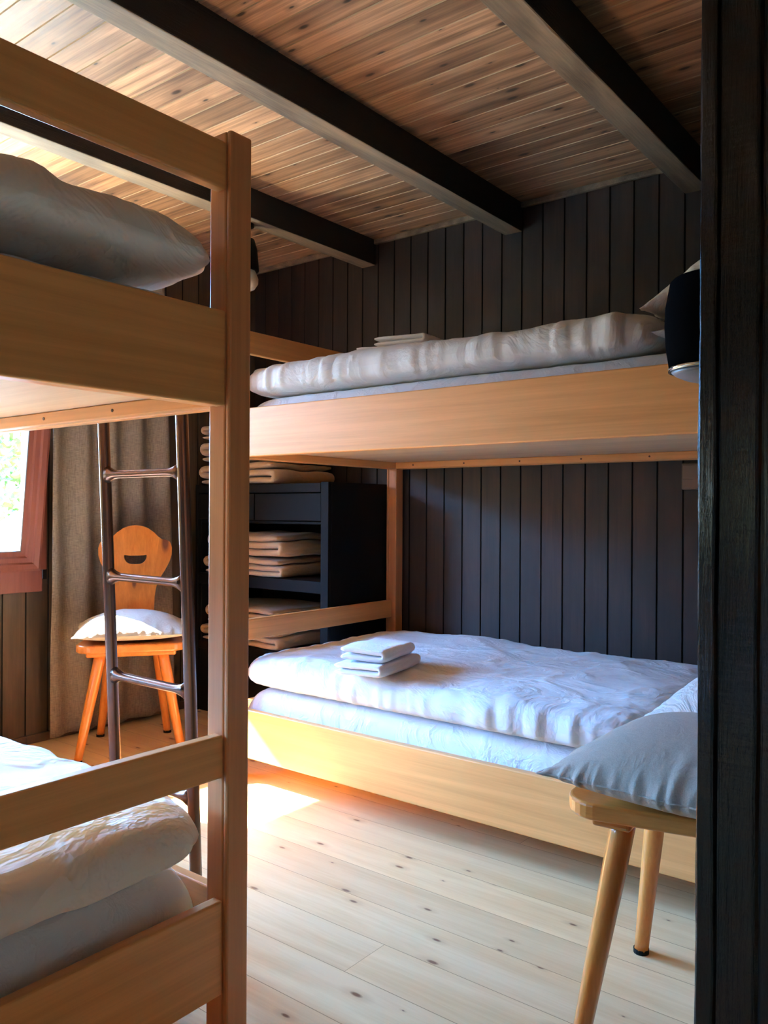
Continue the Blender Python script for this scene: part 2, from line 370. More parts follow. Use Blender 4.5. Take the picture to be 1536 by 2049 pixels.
# remaining walls (behind and beside the camera)
bm = bmesh.new(); box(bm, XW-.12, XR+.1, YB-.1, YB, 0, ZC+.03); struct(obj('wall_front', bm, wall_m))
bm = bmesh.new(); box(bm, XR, XR+.1, YB, .95, 0, ZC+.03); struct(obj('wall_right', bm, bounce_wall))  # unseen wall, coloured pale to bounce warm light onto the left bunk
bm = bmesh.new(); box(bm, -.12, 0, 1.06, YW, 0, ZC+.03); struct(obj('wall_alcove', bm, wall_m))
# partition in front right: hewn timbers
def hewn(name, x0, x1, y0, y1, amp, seed, bev):
    bm = bmesh.new(); n = 120
    prof = [(x0+bev, y0), (x1-bev, y0), (x1, y0+bev), (x1, y1), (x0, y1), (x0, y0+bev)]
    rings = []
    for i in range(n+1):
        z = ZC*i/n; ring = []
        for j, (x, y) in enumerate(prof):
            dx = amp*noise.noise(Vector((seed+j*.3, 0, z*9)))+amp*.5*noise.noise(Vector((seed+j, 3, z*30)))
            dy = amp*noise.noise(Vector((seed+j*.3, 7, z*8)))
            ring.append(bm.verts.new((x+dx, y+dy, z)))
        rings.append(ring)
    for a, b_ in zip(rings[:-1], rings[1:]):
        for k in range(6): bm.faces.new((a[k], a[(k+1) % 6], b_[(k+1) % 6], b_[k]))
    bm.faces.new(rings[0]); bm.faces.new(rings[-1][::-1])
    return obj(name, bm, timber)
YP = .93
struct(hewn('trim_1', -.2855, -.2675, YP-.004, 1.06, .0016, 1, .002))
struct(hewn('trim_2', -.2665, -.2245, YP-.0, 1.06, .0012, 5, .003))
struct(hewn('trim_3', -.2215, -.08, YP-.0, 1.06, .0012, 9, .003))
bm = bmesh.new(); box(bm, -.08, XR, YP+.01, 1.06, 0, ZC+.03); struct(obj('wall_partition', bm, timber))
# baseboard left
struct(bx('baseboard_left', XW, XW+.015, 1.06, 2.50, 0, .035, wallL_m))
struct(bx('baseboard_back', -2.18, -.13, YW-.015, YW, 0, .045, wall_m))
struct(bx('trim_4', -3.15, -.13, YW-.018, YW, ZC-.022, ZC, beam_m))
# beams
def beam(xa, xb, lab):
    bm = bmesh.new(); n = 40; y0, y1 = YB, YW
    for i in range(n):
        pass
    box(bm, xa, xb, y0+.001, y1-.001, 2.075, ZC+.02, .004, 2); bm.normal_update()
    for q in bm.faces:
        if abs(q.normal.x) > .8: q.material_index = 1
    return tag(obj('ceiling_beam', bm, [beam_m, beam_side_shade]), lab, 'beam', 'ceiling beams')
beam(-2.435, -2.355, 'dark ceiling beam nearest the window wall, behind the left bunk bed top rail')
beam(-1.68, -1.60, 'dark ceiling beam passing above the left bunk post, middle of the three')
beam(-.955, -.875, 'dark ceiling beam nearest the black timber partition on the right')

# ------------------------------------------------------------------ windows
def sash(name, y0, y1, z0, z1, tilt, parent):
    """one casement: frame + glass, hinge at bottom z0, local coords at x=0 plane"""
    fr = bpy.data.objects.new(name, None)
    bm = bmesh.new(); wd = .075
    def mem(pts4):  # mitred member prism with stepped profile
        pass
    # outer flat frame as 4 mitred trapezoids with step profile towards the glass
    prof = [(0, .030), (.010, .034), (.028, .030), (.034, .022), (.052, .020), (.058, .012), (wd, .010), (wd, -.030), (0, -.030)]
    cx = [(y0, z0, 1, 1), (y1, z0, -1, 1), (y1, z1, -1, -1), (y0, z1, 1, -1)]
    rings = [[bm.verts.new((x, cy+sy_*d, cz+sz_*d)) for d, x in prof] for cy, cz, sy_, sz_ in cx]
    for i in range(4):
        a, b_ = rings[i], rings[(i+1) % 4]
        for k in range(len(prof)): bm.faces.new((a[k], a[(k+1) % len(prof)], b_[(k+1) % len(prof)], b_[k]))
    bmesh.ops.recalc_face_normals(bm, faces=bm.faces)
    o = obj(name, bm, red_wood, parent)
    gb = bmesh.new(); box(gb, -.012, -.006, y0+wd-.004, y1-wd+.004, z0+wd-.004, z1-wd+.004)
    gl = obj('pane', gb, glass, o)
    gk = bmesh.new()  # grey rubber gasket
    for a in ((y0+wd-.002, y0+wd+.004, z0+wd, z1-wd), (y1-wd-.004, y1-wd+.002, z0+wd, z1-wd), (y0+wd, y1-wd, z0+wd-.002, z0+wd+.005), (y0+wd, y1-wd, z1-wd-.005, z1-wd+.002)):
        box(gk, -.006, .009, *a)
    obj('gasket', gk, gdiff, o)
    # place: tilt about bottom edge
    T = Matrix.Translation((XW, 0, z0)) @ Matrix.Rotation(tilt, 4, 'Y') @ Matrix.Translation((0, 0, -z0))
    o.matrix_world = T
    return o
def window(n, y0, y1, sashes, tilts, lab):
    wn = bpy.data.objects.new('window_%d' % n, None); C.objects.link(wn); struct(wn, lab)
    bm = bmesh.new()
    zz0, zz1 = .66, 1.98
    box(bm, XW-.10, XW+.012, y0, y1, .612, .70, .003); box(bm, XW-.10, XW+.012, y0, y1, 1.96, 2.04, .003)
    box(bm, XW-.10, XW+.010, y0-.02, y0+.035, .70, 1.96, .003); box(bm, XW-.10, XW+.010, y1-.035, y1+.02, .70, 1.96, .003)
    for a, b_ in zip(sashes[:-1], sashes[1:]): box(bm, XW-.10, XW-.001, a[1]-.012, b_[0]+.012, .70, 1.96, .002)
    obj('window_frame', bm, red_wood, wn)
    for (a, b_), t in zip(sashes, tilts): sash('sash', a, b_, .702, 1.955, t, wn)
    return wn
window(1, .26, 1.765, [(.30, .97), (1.04, 1.745)], [0, R(7.5)], 'red brown wooden window with a tilted sash')
window(2, -1.35, -.35, [(-1.32, -.38)], [0], 'red brown wooden window beside the camera')

# ------------------------------------------------------------------ curtain
def curtain():
    bm = bmesh.new(); nu, nv = 160, 60; rows = []
    for j in range(nv+1):
        t = j/nv; z = .02+t*2.02
        row = []
        for i in range(nu+1):
            s = i/nu
            ya = 1.772+.0*t; yb = 2.385-.045*min(1, max(0, (z-.0)/1.35))-.04*max(0, z-1.35)
            y = ya+(yb-ya)*s
            amp = .016+.006*math.sin(t*3)
            x = XW+.055+amp*math.sin(s*2*math.pi*4.2+.6*math.sin(t*2.2)+.5)+.008*noise.noise(Vector((s*7, t*3, 2)))
            x += .03*(max(0, s-.8)/.2)*(.5-t)*0
            y += .006*noise.noise(Vector((s*2, t*5, 9)))
            row.append((x, y, z))
        rows.append(row)
    V = [[bm.verts.new(p) for p in row] for row in rows]
    V2 = [[bm.verts.new((p[0]-.003, p[1], p[2])) for p in row] for row in rows]
    for j in range(nv):
        for i in range(nu):
            bm.faces.new((V[j][i], V[j][i+1], V[j+1][i+1], V[j+1][i])); bm.faces.new((V2[j][i], V2[j+1][i], V2[j+1][i+1], V2[j][i+1]))
    for j in range(nv):
        for i in (0, nu): bm.faces.new((V[j][i], V[j+1][i], V2[j+1][i], V2[j][i]))
    for i in range(nu):
        for j in (0, nv): bm.faces.new((V[j][i], V2[j][i], V2[j][i+1], V[j][i+1]))
    return obj('curtain', bm, curtain_m, None, True)
tag(curtain(), 'grey brown linen curtain hanging beside the window down to the floor', 'curtain')
bm = bmesh.new(); tube_bm(bm, [(XW+.055, .1, 2.055), (XW+.055, 2.42, 2.055)], .012)
rod = obj('curtain_rod', bm, plastic, None, True); tag(rod, 'dark curtain rod above the window', 'curtain rod')
for ya in (2.40, .15): bmk = bmesh.new(); box(bmk, XW, XW+.06, ya, ya+.015, 2.04, 2.07); obj('bracket', bmk, plastic, rod)

# ------------------------------------------------------------------ bunk beds
def bunk(name, label, x0, x1, y0, y1, flip_end):
    """posts .055 (X) x .05 (Y); the open end with guard boards is at x = end"""
    t = thing(name, label, 'bunk bed', ((x0+x1)/2, (y0+y1)/2, 0), 0)
    ox, oy = (x0+x1)/2, (y0+y1)/2
    def B(n, a, b_, c, d, e_, f_, m, bev=.003, seg=2): return bx(n, a-ox, b_-ox, c-oy, d-oy, e_, f_, m, t, bev, seg)
    PX, PY, H = .055, .050, 1.617
    for xa in (x0, x1-PX):
        for ya in (y0, y1-PY):
            bm = bmesh.new()
            # two glued halves with a fine shadow line between them
            xin = xa+PX-.012 if xa > ox else xa+.0
            if xa > ox: box(bm, xa-ox, xa+PX-.0125-ox, ya-oy, ya+PY-oy, 0, H, .003); box(bm, xa+PX-.0115-ox, xa+PX-ox, ya-oy, ya+PY-oy, 0, H, .004)
            else: box(bm, xa-ox, xa+.0115-ox, ya-oy, ya+PY-oy, 0, H, .004); box(bm, xa+.0125-ox, xa+PX-ox, ya-oy, ya+PY-oy, 0, H, .003)
            obj('post', bm, beech_z, t)
    T = .024
    for z0, z1 in ((.093, .260), (1.132, 1.300)):
        # long side boards
        B('side_board', x0+PX, x1-PX, y0+.008, y0+.008+T, z0, z1, beech, .004, 3)
        B('side_board', x0+PX, x1-PX, y1-.008-T, y1-.008, z0, z1, beech, .004, 3)
        # end boards
        B('end_board', x0+.010, x0+.010+T, y0+PY, y1-PY, z0, z1, beech_y, .004, 3)
        B('end_board', x1-.010-T, x1-.010, y0+PY, y1-PY, z0, z1, beech_y, .004, 3)
        # ledges that carry the base, with the base board on them
        zb = z0+.030
        base_ = B('bed_base', x0+.04, x1-.04, y0+.04, y1-.04, zb, zb+.016, ply, .001, 1)
        for a in ((x0+PX, x1-PX, y0+.033, y0+.055), (x0+PX, x1-PX, y1-.055, y1-.033)):
            B('ledge', *a, z0+.002, zb-.001, beech, .002)
        for a in ((x0+.036, x0+.056, y0+PY, y1-PY), (x1-.056, x1-.036, y0+PY, y1-PY)):
            B('ledge', *a, z0+.002, zb-.001, beech_y, .002)
    for z0, z1 in ((.476, .552), (1.513, 1.597)):
        B('guard_board', x0+.010, x0+.010+T, y0+PY, y1-PY, z0, z1, beech_y, .004, 3)
        B('guard_board', x1-.010-T, x1-.010, y0+PY, y1-PY, z0, z1, beech_y, .004, 3)
    # screw heads on the inner ledge of the upper bed (seen from below)
    sb = bmesh.new
    y = y1-.0555
    x = x0+.15
    while x < x1-.1:
        bm = bmesh.new(); n = 10
        vs = [[bm.verts.new((x-ox+rr*math.cos(2*math.pi*k/n), y-oy-d, 1.1475+rr*math.sin(2*math.pi*k/n))) for k in range(n)] for rr, d in ((.0035, -.002), (.0035, .0008), (.0015, .0008))]
        for a, b_ in zip(vs[:-1], vs[1:]):
            for k in range(n): bm.faces.new((a[k], a[(k+1) % n], b_[(k+1) % n], b_[k]))
        bm.faces.new(vs[0]); bm.faces.new(vs[-1][::-1])
        obj('screw', bm, screw_m, t); x += .26
    return t
LB = (-3.155, -1.10, .0, 1.012); RB = (-2.245, -.185, 1.92, 2.930)
bunk('bunk_bed', 'beech bunk bed in the left foreground, its end with guard boards facing the camera', *LB, 1)
bunk('bunk_bed', 'beech bunk bed against the dark plank wall at the back right', *RB, 0)

# ------------------------------------------------------------------ soft things
def puff(name, mat, cx, cy, z0, L, W, T, rz=0, p=8, q=2.0, seamf=.45, nx=110, ny=70, pinch=0, lo=.01, lof=3, ed=.006, edf=14, seed=0,
         mound=0, corner=0, ridge=.004, parent=None, droop=0, piping=0, tiltx=0, tilty=0, fold=0):
    bm = bmesh.new()
    def prm(k, n):
        s = -1+2*k/n
        return math.sin(s*math.pi/2)*.72+s*.28 if p > 3 else math.sin(s*math.pi/2)*.5+s*.5
    top = []; bot = []
    sd = Vector((seed*3.7, seed*1.3, seed*.7))
    for i in range(nx+1):
        tr = []; br = []
        for j in range(ny+1):
            uu, vv = prm(i, nx), prm(j, ny)
            hu = max(0, 1-abs(uu)**p)**(1/q); hv = max(0, 1-abs(vv)**p)**(1/q); h = hu*hv
            x = uu*L/2*(1-pinch*(1-vv*vv)); y = vv*W/2*(1-pinch*(1-uu*uu))
            if corner: # rounded plan corners
                k = corner*max(0, abs(uu)-.8)/.2*max(0, abs(vv)-.8)/.2
                x *= 1-k*abs(vv)**3; y *= 1-k*abs(uu)**3
            P = Vector((x, y, 0))
            n1 = noise.noise(P*lof+sd)*.7+noise.noise(P*lof*2.3+sd)*.3
            # ridges radiating from the edges
            e1 = abs(vv)**4; e2 = abs(uu)**4
            n2 = noise.noise(Vector((x*edf, y*edf*.18, seed)))*e1+noise.noise(Vector((x*edf*.18, y*edf, seed+5)))*e2
            n2 += .45*noise.noise(Vector((x*edf*2.4+n1, y*edf*.5, seed+2)))*e1+.45*noise.noise(Vector((x*edf*.5, y*edf*2.4+n1, seed+7)))*e2
            n3 = (.5-abs(noise.noise(Vector((x*5+n1*.8, y*7-n1*.8, seed+9)))))**3*8-.3
            n4 = 1-min(1, abs(noise.noise(Vector((x*2.2+3, y*3.1, seed+21))+Vector((n1, n1, 0))*.25))*9)
            out = ed*n2
            hh = h
            z_t = z0+T*seamf+T*(1-seamf)*hh+(lo*n1+ridge*n3+ridge*1.0*n4*n4)*h+out*.6*h**.5+mound*hu*hv
            z_b = z0+T*seamf-T*seamf*hh**.8
            sideo = out*(1.0 if abs(vv) > .8 else .3)
            x2 = x+math.copysign(out, x)*e2*1.3; y2 = y+math.copysign(out, y)*e1*1.3
            zz = -droop*(abs(uu)**3+abs(vv)**3)*.5
            tz = tiltx*x+tilty*y
            tr.append(bm.verts.new((x2, y2, z_t+zz+tz)))
            br.append(bm.verts.new((x2, y2, min(z_b+zz*.5, z_t)+tz-.0004)))
        top.append(tr); bot.append(br)
    for i in range(nx):
        for j in range(ny):
            bm.faces.new((top[i][j], top[i+1][j], top[i+1][j+1], top[i][j+1])); bm.faces.new((bot[i][j], bot[i][j+1], bot[i+1][j+1], bot[i+1][j]))
    bd = [(i, 0) for i in range(nx)]+[(nx, j) for j in range(ny)]+[(i, ny) for i in range(nx, 0, -1)]+[(0, j) for j in range(ny, 0, -1)]
    for k in range(len(bd)):
        a, b_ = bd[k], bd[(k+1) % len(bd)]
        bm.faces.new((top[a[0]][a[1]], bot[a[0]][a[1]], bot[b_[0]][b_[1]], top[b_[0]][b_[1]]))
    o = obj(name, bm, mat, parent, True); o.location = (cx, cy, 0); o.rotation_euler = (0, 0, rz)
    if piping:
        pb = bmesh.new(); P = []
        me = o.data
        # edge loop positions: reuse plan function
        for a in bd:
            uu, vv = prm(a[0], nx), prm(a[1], ny)
            x = uu*L/2*(1-pinch*(1-vv*vv)); y = vv*W/2*(1-pinch*(1-uu*uu))
            e1 = abs(vv)**4; e2 = abs(uu)**4
            n2 = noise.noise(Vector((x*edf, y*edf*.18, seed)))*e1+noise.noise(Vector((x*edf*.18, y*edf, seed+5)))*e2
            out = ed*n2
            P.append((x+math.copysign(out, x)*e2*1.3, y+math.copysign(out, y)*e1*1.3, z0+T*seamf-droop*(abs(uu)**3+abs(vv)**3)*.5+tiltx*x+tilty*y))
        P.append(P[0]); tube_bm(pb, P[::2]+[P[-1]], piping, 6, False)
        obj('seam', pb, mat, o, True)
    return o
# mattresses
MT = [((LB[0]+LB[1])/2, (LB[2]+LB[3])/2, .140, .190), ((LB[0]+LB[1])/2, (LB[2]+LB[3])/2, 1.179, .165), ((RB[0]+RB[1])/2, (RB[2]+RB[3])/2, .140, .185), ((RB[0]+RB[1])/2, (RB[2]+RB[3])/2, 1.179, .165)]
ML = ['white sheeted mattress on the lower left bunk', 'white sheeted mattress on the upper left bunk under the duvet', 'white sheeted mattress on the lower bunk at the back', 'white sheeted mattress on the upper bunk at the back']
for k, ((cx, cy, z, th), lab) in enumerate(zip(MT, ML)):
    o = puff('mattress', sheet, cx, cy, z, 1.93, .895, th, p=26, q=2.4, seamf=.35, nx=130, ny=60, lo=.004, ed=.004, edf=18, seed=k+1, ridge=.0015, corner=.012)
    tag(o, lab, 'mattress')
# duvets
o = puff('duvet', white, -1.475, (RB[2]+RB[3])/2+.0, .327, 1.44, .93, .112, p=13, q=2.5, seamf=.42, nx=190, ny=120, lo=.020, lof=2.6, ed=.012, edf=17, seed=31, ridge=.004, corner=.05)
tag(o, 'white duvet spread on the lower bunk at the back, two towels on it', 'duvet')
o = puff('duvet', white, -1.455, (RB[2]+RB[3])/2+.0, 1.345, 1.48, .93, .118, p=12, q=2.5, seamf=.45, nx=190, ny=120, lo=.016, lof=2.6, ed=.012, edf=17, seed=4, ridge=.0035, corner=.05)
tag(o, 'white duvet on the upper bunk at the back', 'duvet')
o = puff('duvet', crumpled, -1.83, (LB[2]+LB[3])/2-.012, .332, 1.46, .90, .125, p=10, q=2.3, seamf=.40, nx=190, ny=120, lo=.020, lof=3, ed=.010, edf=12, seed=6, ridge=.007, corner=.05)
tag(o, 'white duvet lying on the lower left bunk, behind the guard board', 'duvet')
o = puff('duvet', crumpled, -1.83, (LB[2]+LB[3])/2+.0, 1.347, 1.46, .93, .142, p=6, q=2.0, seamf=.30, nx=190, ny=120, lo=.030, lof=3, ed=.012, edf=12, seed=8, ridge=.010, corner=.06)
tag(o, 'crumpled white duvet on the upper left bunk', 'duvet')
# pillows at the head of the back bunk
o = puff('pillow', pillow_m, -.50, 2.36, .333, .50, .74, .22, p=2.6, q=1.6, pinch=.05, nx=60, ny=80, lo=.01, ed=.01, edf=20, seed=11, piping=.0016, ridge=.003)
tag(o, 'white pillow on the lower back bunk, half behind the linen cushion', 'pillow')
o = puff('pillow', pillow_m, -.48, 2.36, 1.350, .50, .72, .10, p=2.6, q=1.6, pinch=.05, nx=60, ny=80, lo=.006, ed=.008, edf=20, seed=12, ridge=.002)
tag(o, 'flat white pillow lying on the upper back bunk mattress', 'pillow')
o = puff('pillow', pillow_m, 0, 0, 0, .46, .72, .13, p=2.4, q=1.6, pinch=.05, nx=60, ny=80, lo=.012, ed=.01, edf=20, seed=13, ridge=.004)
o.location = (-.535, 2.37, 1.525); o.rotation_euler = (0, R(-30), 0)
tag(o, 'white pillow leaning up at the head of the upper back bunk', 'pillow')

# towels
def folded(name, mat, L, W, T, layers, seed, nlen=30, fold_side=-1, rnd=1.0):
    """folded cloth: serpentine section in local XZ extruded along Y"""
    bm = bmesh.new(); th = T/layers; path = []
    for k in range(layers):
        z = th*(k+.5); xa, xb = (-L/2+th*.5, L/2-th*.5)
        if k % 2: xa, xb = xb, xa
        n = 14
        for i in range(n+1): path.append(Vector((xa+(xb-xa)*i/n, z)))
        if k < layers-1:
            s = 1 if xb > 0 else -1
            for a in (30, 60, 90, 120, 150): path.append(Vector((xb+s*th*.5*math.sin(R(a)), z+th*.5-th*.5*math.cos(R(a)))))
    ny = nlen
    rows = []
    for j in range(ny+1):
        v = -1+2*j/ny; vv = math.sin(v*math.pi/2)*.6+v*.4
        A = []; B_ = []
        for i, p in enumerate(path):
            d = (path[min(i+1, len(path)-1)]-path[max(i-1, 0)]); d.normalize(); nrm = Vector((-d.y, d.x))
            endt = min(1, (1-abs(i/(len(path)-1)*2-1))*8+.55)
            sq = (max(0, 1-abs(vv)**9))**.5
            h = th*.49*endt*(.35+.65*sq)
            nz = noise.noise(Vector((p.x*7, vv*W*5, seed)))*.0022*rnd*(1+p.y/T)+noise.noise(Vector((p.x*2.5, vv*W*2, seed+4+p.y*9)))*.006*rnd*(p.y/T)
            yy = vv*W/2*(1+.012*noise.noise(Vector((p.x*6, p.y*60, seed+7))))
            A.append(bm.verts.new((p.x+nrm.x*h, yy, max(.0003, p.y+nrm.y*h+nz)))); B_.append(bm.verts.new((p.x-nrm.x*h, yy, max(.0, p.y-nrm.y*h+nz))))
        rows.append((A, B_))
    for (A, B_), (A2, B2) in zip(rows[:-1], rows[1:]):
        for i in range(len(path)-1):
            bm.faces.new((A[i], A[i+1], A2[i+1], A2[i])); bm.faces.new((B_[i+1], B_[i], B2[i], B2[i+1]))
        bm.faces.new((A[0], A2[0], B2[0], B_[0])); bm.faces.new((A[-1], B_[-1], B2[-1], A2[-1]))
    for A, B_ in (rows[0], rows[-1]):
        for i in range(len(path)-1): bm.faces.new((A[i], B_[i], B_[i+1], A[i+1]))
    return obj(name, bm, mat, None, True)
def put(o, x, y, z, rz, label, cat, group=None):
    o.location = (x, y, z); o.rotation_euler = (0, 0, rz); return tag(o, label, cat, group)
tg = 'folded towels on the back bunk bed'
put(folded('towel', towel_m,   .17, .28, .040, 2, 1, rnd=1.6), -1.64, 2.06, .438, R(10), 'white folded towel lying under the other towel on the lower back bunk', 'towel', tg)
put(folded('towel', towel_m,   .155, .25, .042, 2, 2, rnd=1.8), -1.645, 2.065, .480, R(14), 'white folded towel on top of the towel pair on the lower back bunk', 'towel', tg)
put(folded('towel', towel_m, .26, .30, .035, 2, 3), -1.72, 2.30, 1.468, R(20), 'white folded towel, the lower one lying on the upper back bunk duvet', 'towel', tg)
put(folded('towel', towel_m, .20, .24, .032, 2, 4), -1.67, 2.30, 1.506, R(6), 'white folded towel, the upper one lying on the upper back bunk duvet', 'towel', tg)

# ------------------------------------------------------------------ black cabinet
def cabinet():
    x0, x1, y0, y1, H = -3.10, -2.255, 2.505, 2.930, 1.066
    t = thing('open_cabinet', 'black painted open cabinet holding folded blankets, beside the back bunk bed', 'cabinet', ((x0+x1)/2, y0, 0))
    ox = (x0+x1)/2
    def B(n, a, b_, c, d, e_, f_, m=blackpaint, bev=.002): return bx(n, a-ox, b_-ox, c-y0, d-y0, e_, f_, m, t, bev)
    B('side_panel', x1-.022, x1, y0+.02, y1, 0, H); B('side_panel', x0, x0+.022, y0+.02, y1, 0, H)
    B('back_panel', x0+.022, x1-.022, y1-.012, y1, 0, H, blackpaint_in)
    B('face_stile', x1-.042, x1, y0, y0+.02, 0, H); B('face_stile', x0, x0+.018, y0, y0+.02, 0, H)
    B('top_board', x0+.022, x1-.042, y0-.002, y1-.012, H-.042, H-.004)
    B('divider_board', x0+.022, x1-.042, y0+.02, y1-.012, .888, .900)
    B('shelf', x0+.022, x1-.042, y0+.005, y1-.012, .600, .650)
    B('shelf', x0+.022, x1-.042, y0+.002, y1-.012, .296, .330)
    B('plinth', x0+.022, x1-.042, y0+.012, y0+.03, 0, .296)
    for a, b_ in ((x0+.022, -2.703), (-2.697, x1-.044)):
        d = B('drawer', a, b_, y0+.003, y0+.02, .903, 1.020, blackpaint, .003)
    return t
cabinet()
def blanket(L, W, T, seed, loc, rz, label, group):
    o = folded('blanket', blanket_m, L, W, T, 3, seed, 26, rnd=2.0); return put(o, *loc, rz, label, 'blanket', group)
bg_ = 'folded beige blankets in the black cabinet'
BL = [((-2.835, 2.712, 1.063), .50, .100, 'folded beige blanket lowest of the stack on top of the black cabinet'),
      ((-2.840, 2.715, 1.172), .48, .095, 'folded beige blanket in the middle of the stack on the cabinet top'),
      ((-2.835, 2.705, 1.275), .46, .060, 'folded beige blanket topmost of the stack on the cabinet top'),
      ((-2.800, 2.715, .651), .50, .082, 'folded beige blanket at the bottom of the middle shelf'),
      ((-2.790, 2.720, .741), .48, .100, 'folded beige blanket on top in the middle shelf'),
      ((-2.820, 2.715, .331), .50, .080, 'folded beige blanket at the bottom of the lowest shelf'),
      ((-2.815, 2.725, .419), .47, .085, 'folded beige blanket on top in the lowest shelf')]
for k, (loc, L, T, lab) in enumerate(BL): blanket(L, .395, T, 20+k, loc, R((-1, 1.5, -.8, 1, -1, .5, -1.2)[k]), lab, bg_)

# ------------------------------------------------------------------ chairs
def chair(label, x, y, rz):
    t = thing('wooden_chair', label, 'chair', (x, y, 0), rz, 'carved pine chairs')
    ZS = .44
    # seat: rounded trapezoid with bowed front
    pts = []
    def arc(cx, cy, rr, a0, a1, n=7): return [(cx+rr*math.cos(R(a0+(a1-a0)*k/n)), cy+rr*math.sin(R(a0+(a1-a0)*k/n))) for k in range(n+1)]
    pts += arc(.135, .145, .055, 0, 90)+arc(-.155, .115, .045, 90, 180)+arc(-.155, -.115, .045, 180, 270)+arc(.135, -.145, .055, 270, 360)
    pts = [(px+(.012*(1-(py/.2)**2) if px > .13 else 0), py) for px, py in pts]
    prism('seat', pts, 'z', ZS-.030, ZS, pine_seat, t, .006, 3)
    for xc, hw in ((.115, .165), (-.125, .125)):
        pts = [(xc-.035, -hw), (xc+.035, -hw), (xc+.035, hw), (xc-.035, hw)]
        bm = bmesh.new(); box(bm, xc-.036, xc+.036, -hw, hw, ZS-.052, ZS-.0302, .008, 3); obj('cleat', bm, pine_seat, t)
    for sx, sy, tx, ty, fx, fy in ((1, 1, .105, .115, .160, .190), (1, -1, .105, -.115, .160, -.190), (-1, 1, -.125, .09, -.200, .135), (-1, -1, -.125, -.09, -.200, -.135)):
        bm = bmesh.new(); P0 = Vector((fx, fy, .006)); P1 = Vector((tx, ty, ZS-.045)); n = 14
        tube_bm(bm, [P0.lerp(P1, k/n) for k in range(n+1)], [.0155+.0065*min(1, k/n*1.25) for k in range(n+1)], 8 if True else 16)
        lg = obj('leg', bm, pine, t, True)
        bm = bmesh.new(); tube_bm(bm, [(fx, fy, 0), (fx, fy, .010)], .0165, 16); obj('foot_pad', bm, plastic, lg)
    # back: carved board with a smile-shaped hand hole
    def outline():
        h = [(0, .88), (.025, .877), (.05, .868), (.075, .850), (.095, .830), (.108, .821), (.128, .818), (.142, .808), (.150, .785), (.149, .755), (.140, .725), (.122, .690), (.100, .655), (.086, .620), (.080, .580), (.078, .53), (.075, .48), (.07, .40)]
        return h
    h = outline(); right = [Vector((a, b_)) for a, b_ in h]; left = [Vector((-a, b_)) for a, b_ in h[1:]][::-1]
    outer = right+left
    # smooth resample
    hole = []
    for k in range(28):
        a = 2*math.pi*k/28; ca, sa = math.cos(a), math.sin(a)
        zz = .742+(.013*abs(sa)**.6*(1 if sa > 0 else 0))+(-.024*abs(sa)**.9*(1 if sa < 0 else 0))
        zz += .010*abs(ca)**3-.003
        hole.append(Vector((.046*math.copysign(abs(ca)**.75, ca), zz)))
    bm = bmesh.new(); tilt = .21
    def place(p, d): # board local: y = width, z up; leans back (-x)
        zz = p.y-.40
        return (-.172-zz*tilt+d, p.x, .40+zz)
    vo = [bm.verts.new((p.x, p.y, 0)) for p in outer]; vh = [bm.verts.new((p.x, p.y, 0)) for p in hole]
    eo = [bm.edges.new((vo[i], vo[(i+1) % len(vo)])) for i in range(len(vo))]; eh = [bm.edges.new((vh[i], vh[(i+1) % len(vh)])) for i in range(len(vh))]
    bmesh.ops.triangle_fill(bm, use_beauty=True, use_dissolve=False, edges=eo+eh)
    fr = bm.faces[:]
    ext = bmesh.ops.extrude_face_region(bm, geom=fr)
    for v in [q for q in ext['geom'] if isinstance(q, bmesh.types.BMVert)]: v.co.z = .022
    for v in bm.verts:
        v.co = Vector(place(Vector((v.co.x, v.co.y)), v.co.z))
    bmesh.ops.recalc_face_normals(bm, faces=bm.faces)
    obj('backrest', bm, pine, t)
    return t
chair('orange pine chair with a carved backrest beside the curtain, cream cushion on it', -2.79, 1.946, math.atan2(-.6, .8))
chair('pine chair in the right foreground beside the black timber, grey linen cushion on it', -.472, 1.556, R(184.6))
o = puff('cushion', linen2, -2.775, 1.935, .442, .42, .42, .105, rz=math.atan2(-.6, .8)+R(2), p=2.3, q=1.5, pinch=.05, seamf=.33, nx=80, ny=80, lo=.006, ed=.012, edf=26, seed=15, droop=.0, piping=.0018, ridge=.002)
tag(o, 'cream cushion on the orange chair beside the curtain, partly in the sun', 'cushion')
o = puff('cushion', linen, -.440, 1.505, .442, .43, .43, .135, rz=R(-3), p=2.5, q=1.5, pinch=.035, seamf=.36, nx=110, ny=110, lo=.004, ed=.014, edf=30, seed=16, droop=0, piping=.0018, ridge=.0015)
tag(o, 'grey linen cushion on the chair in the right foreground', 'cushion')

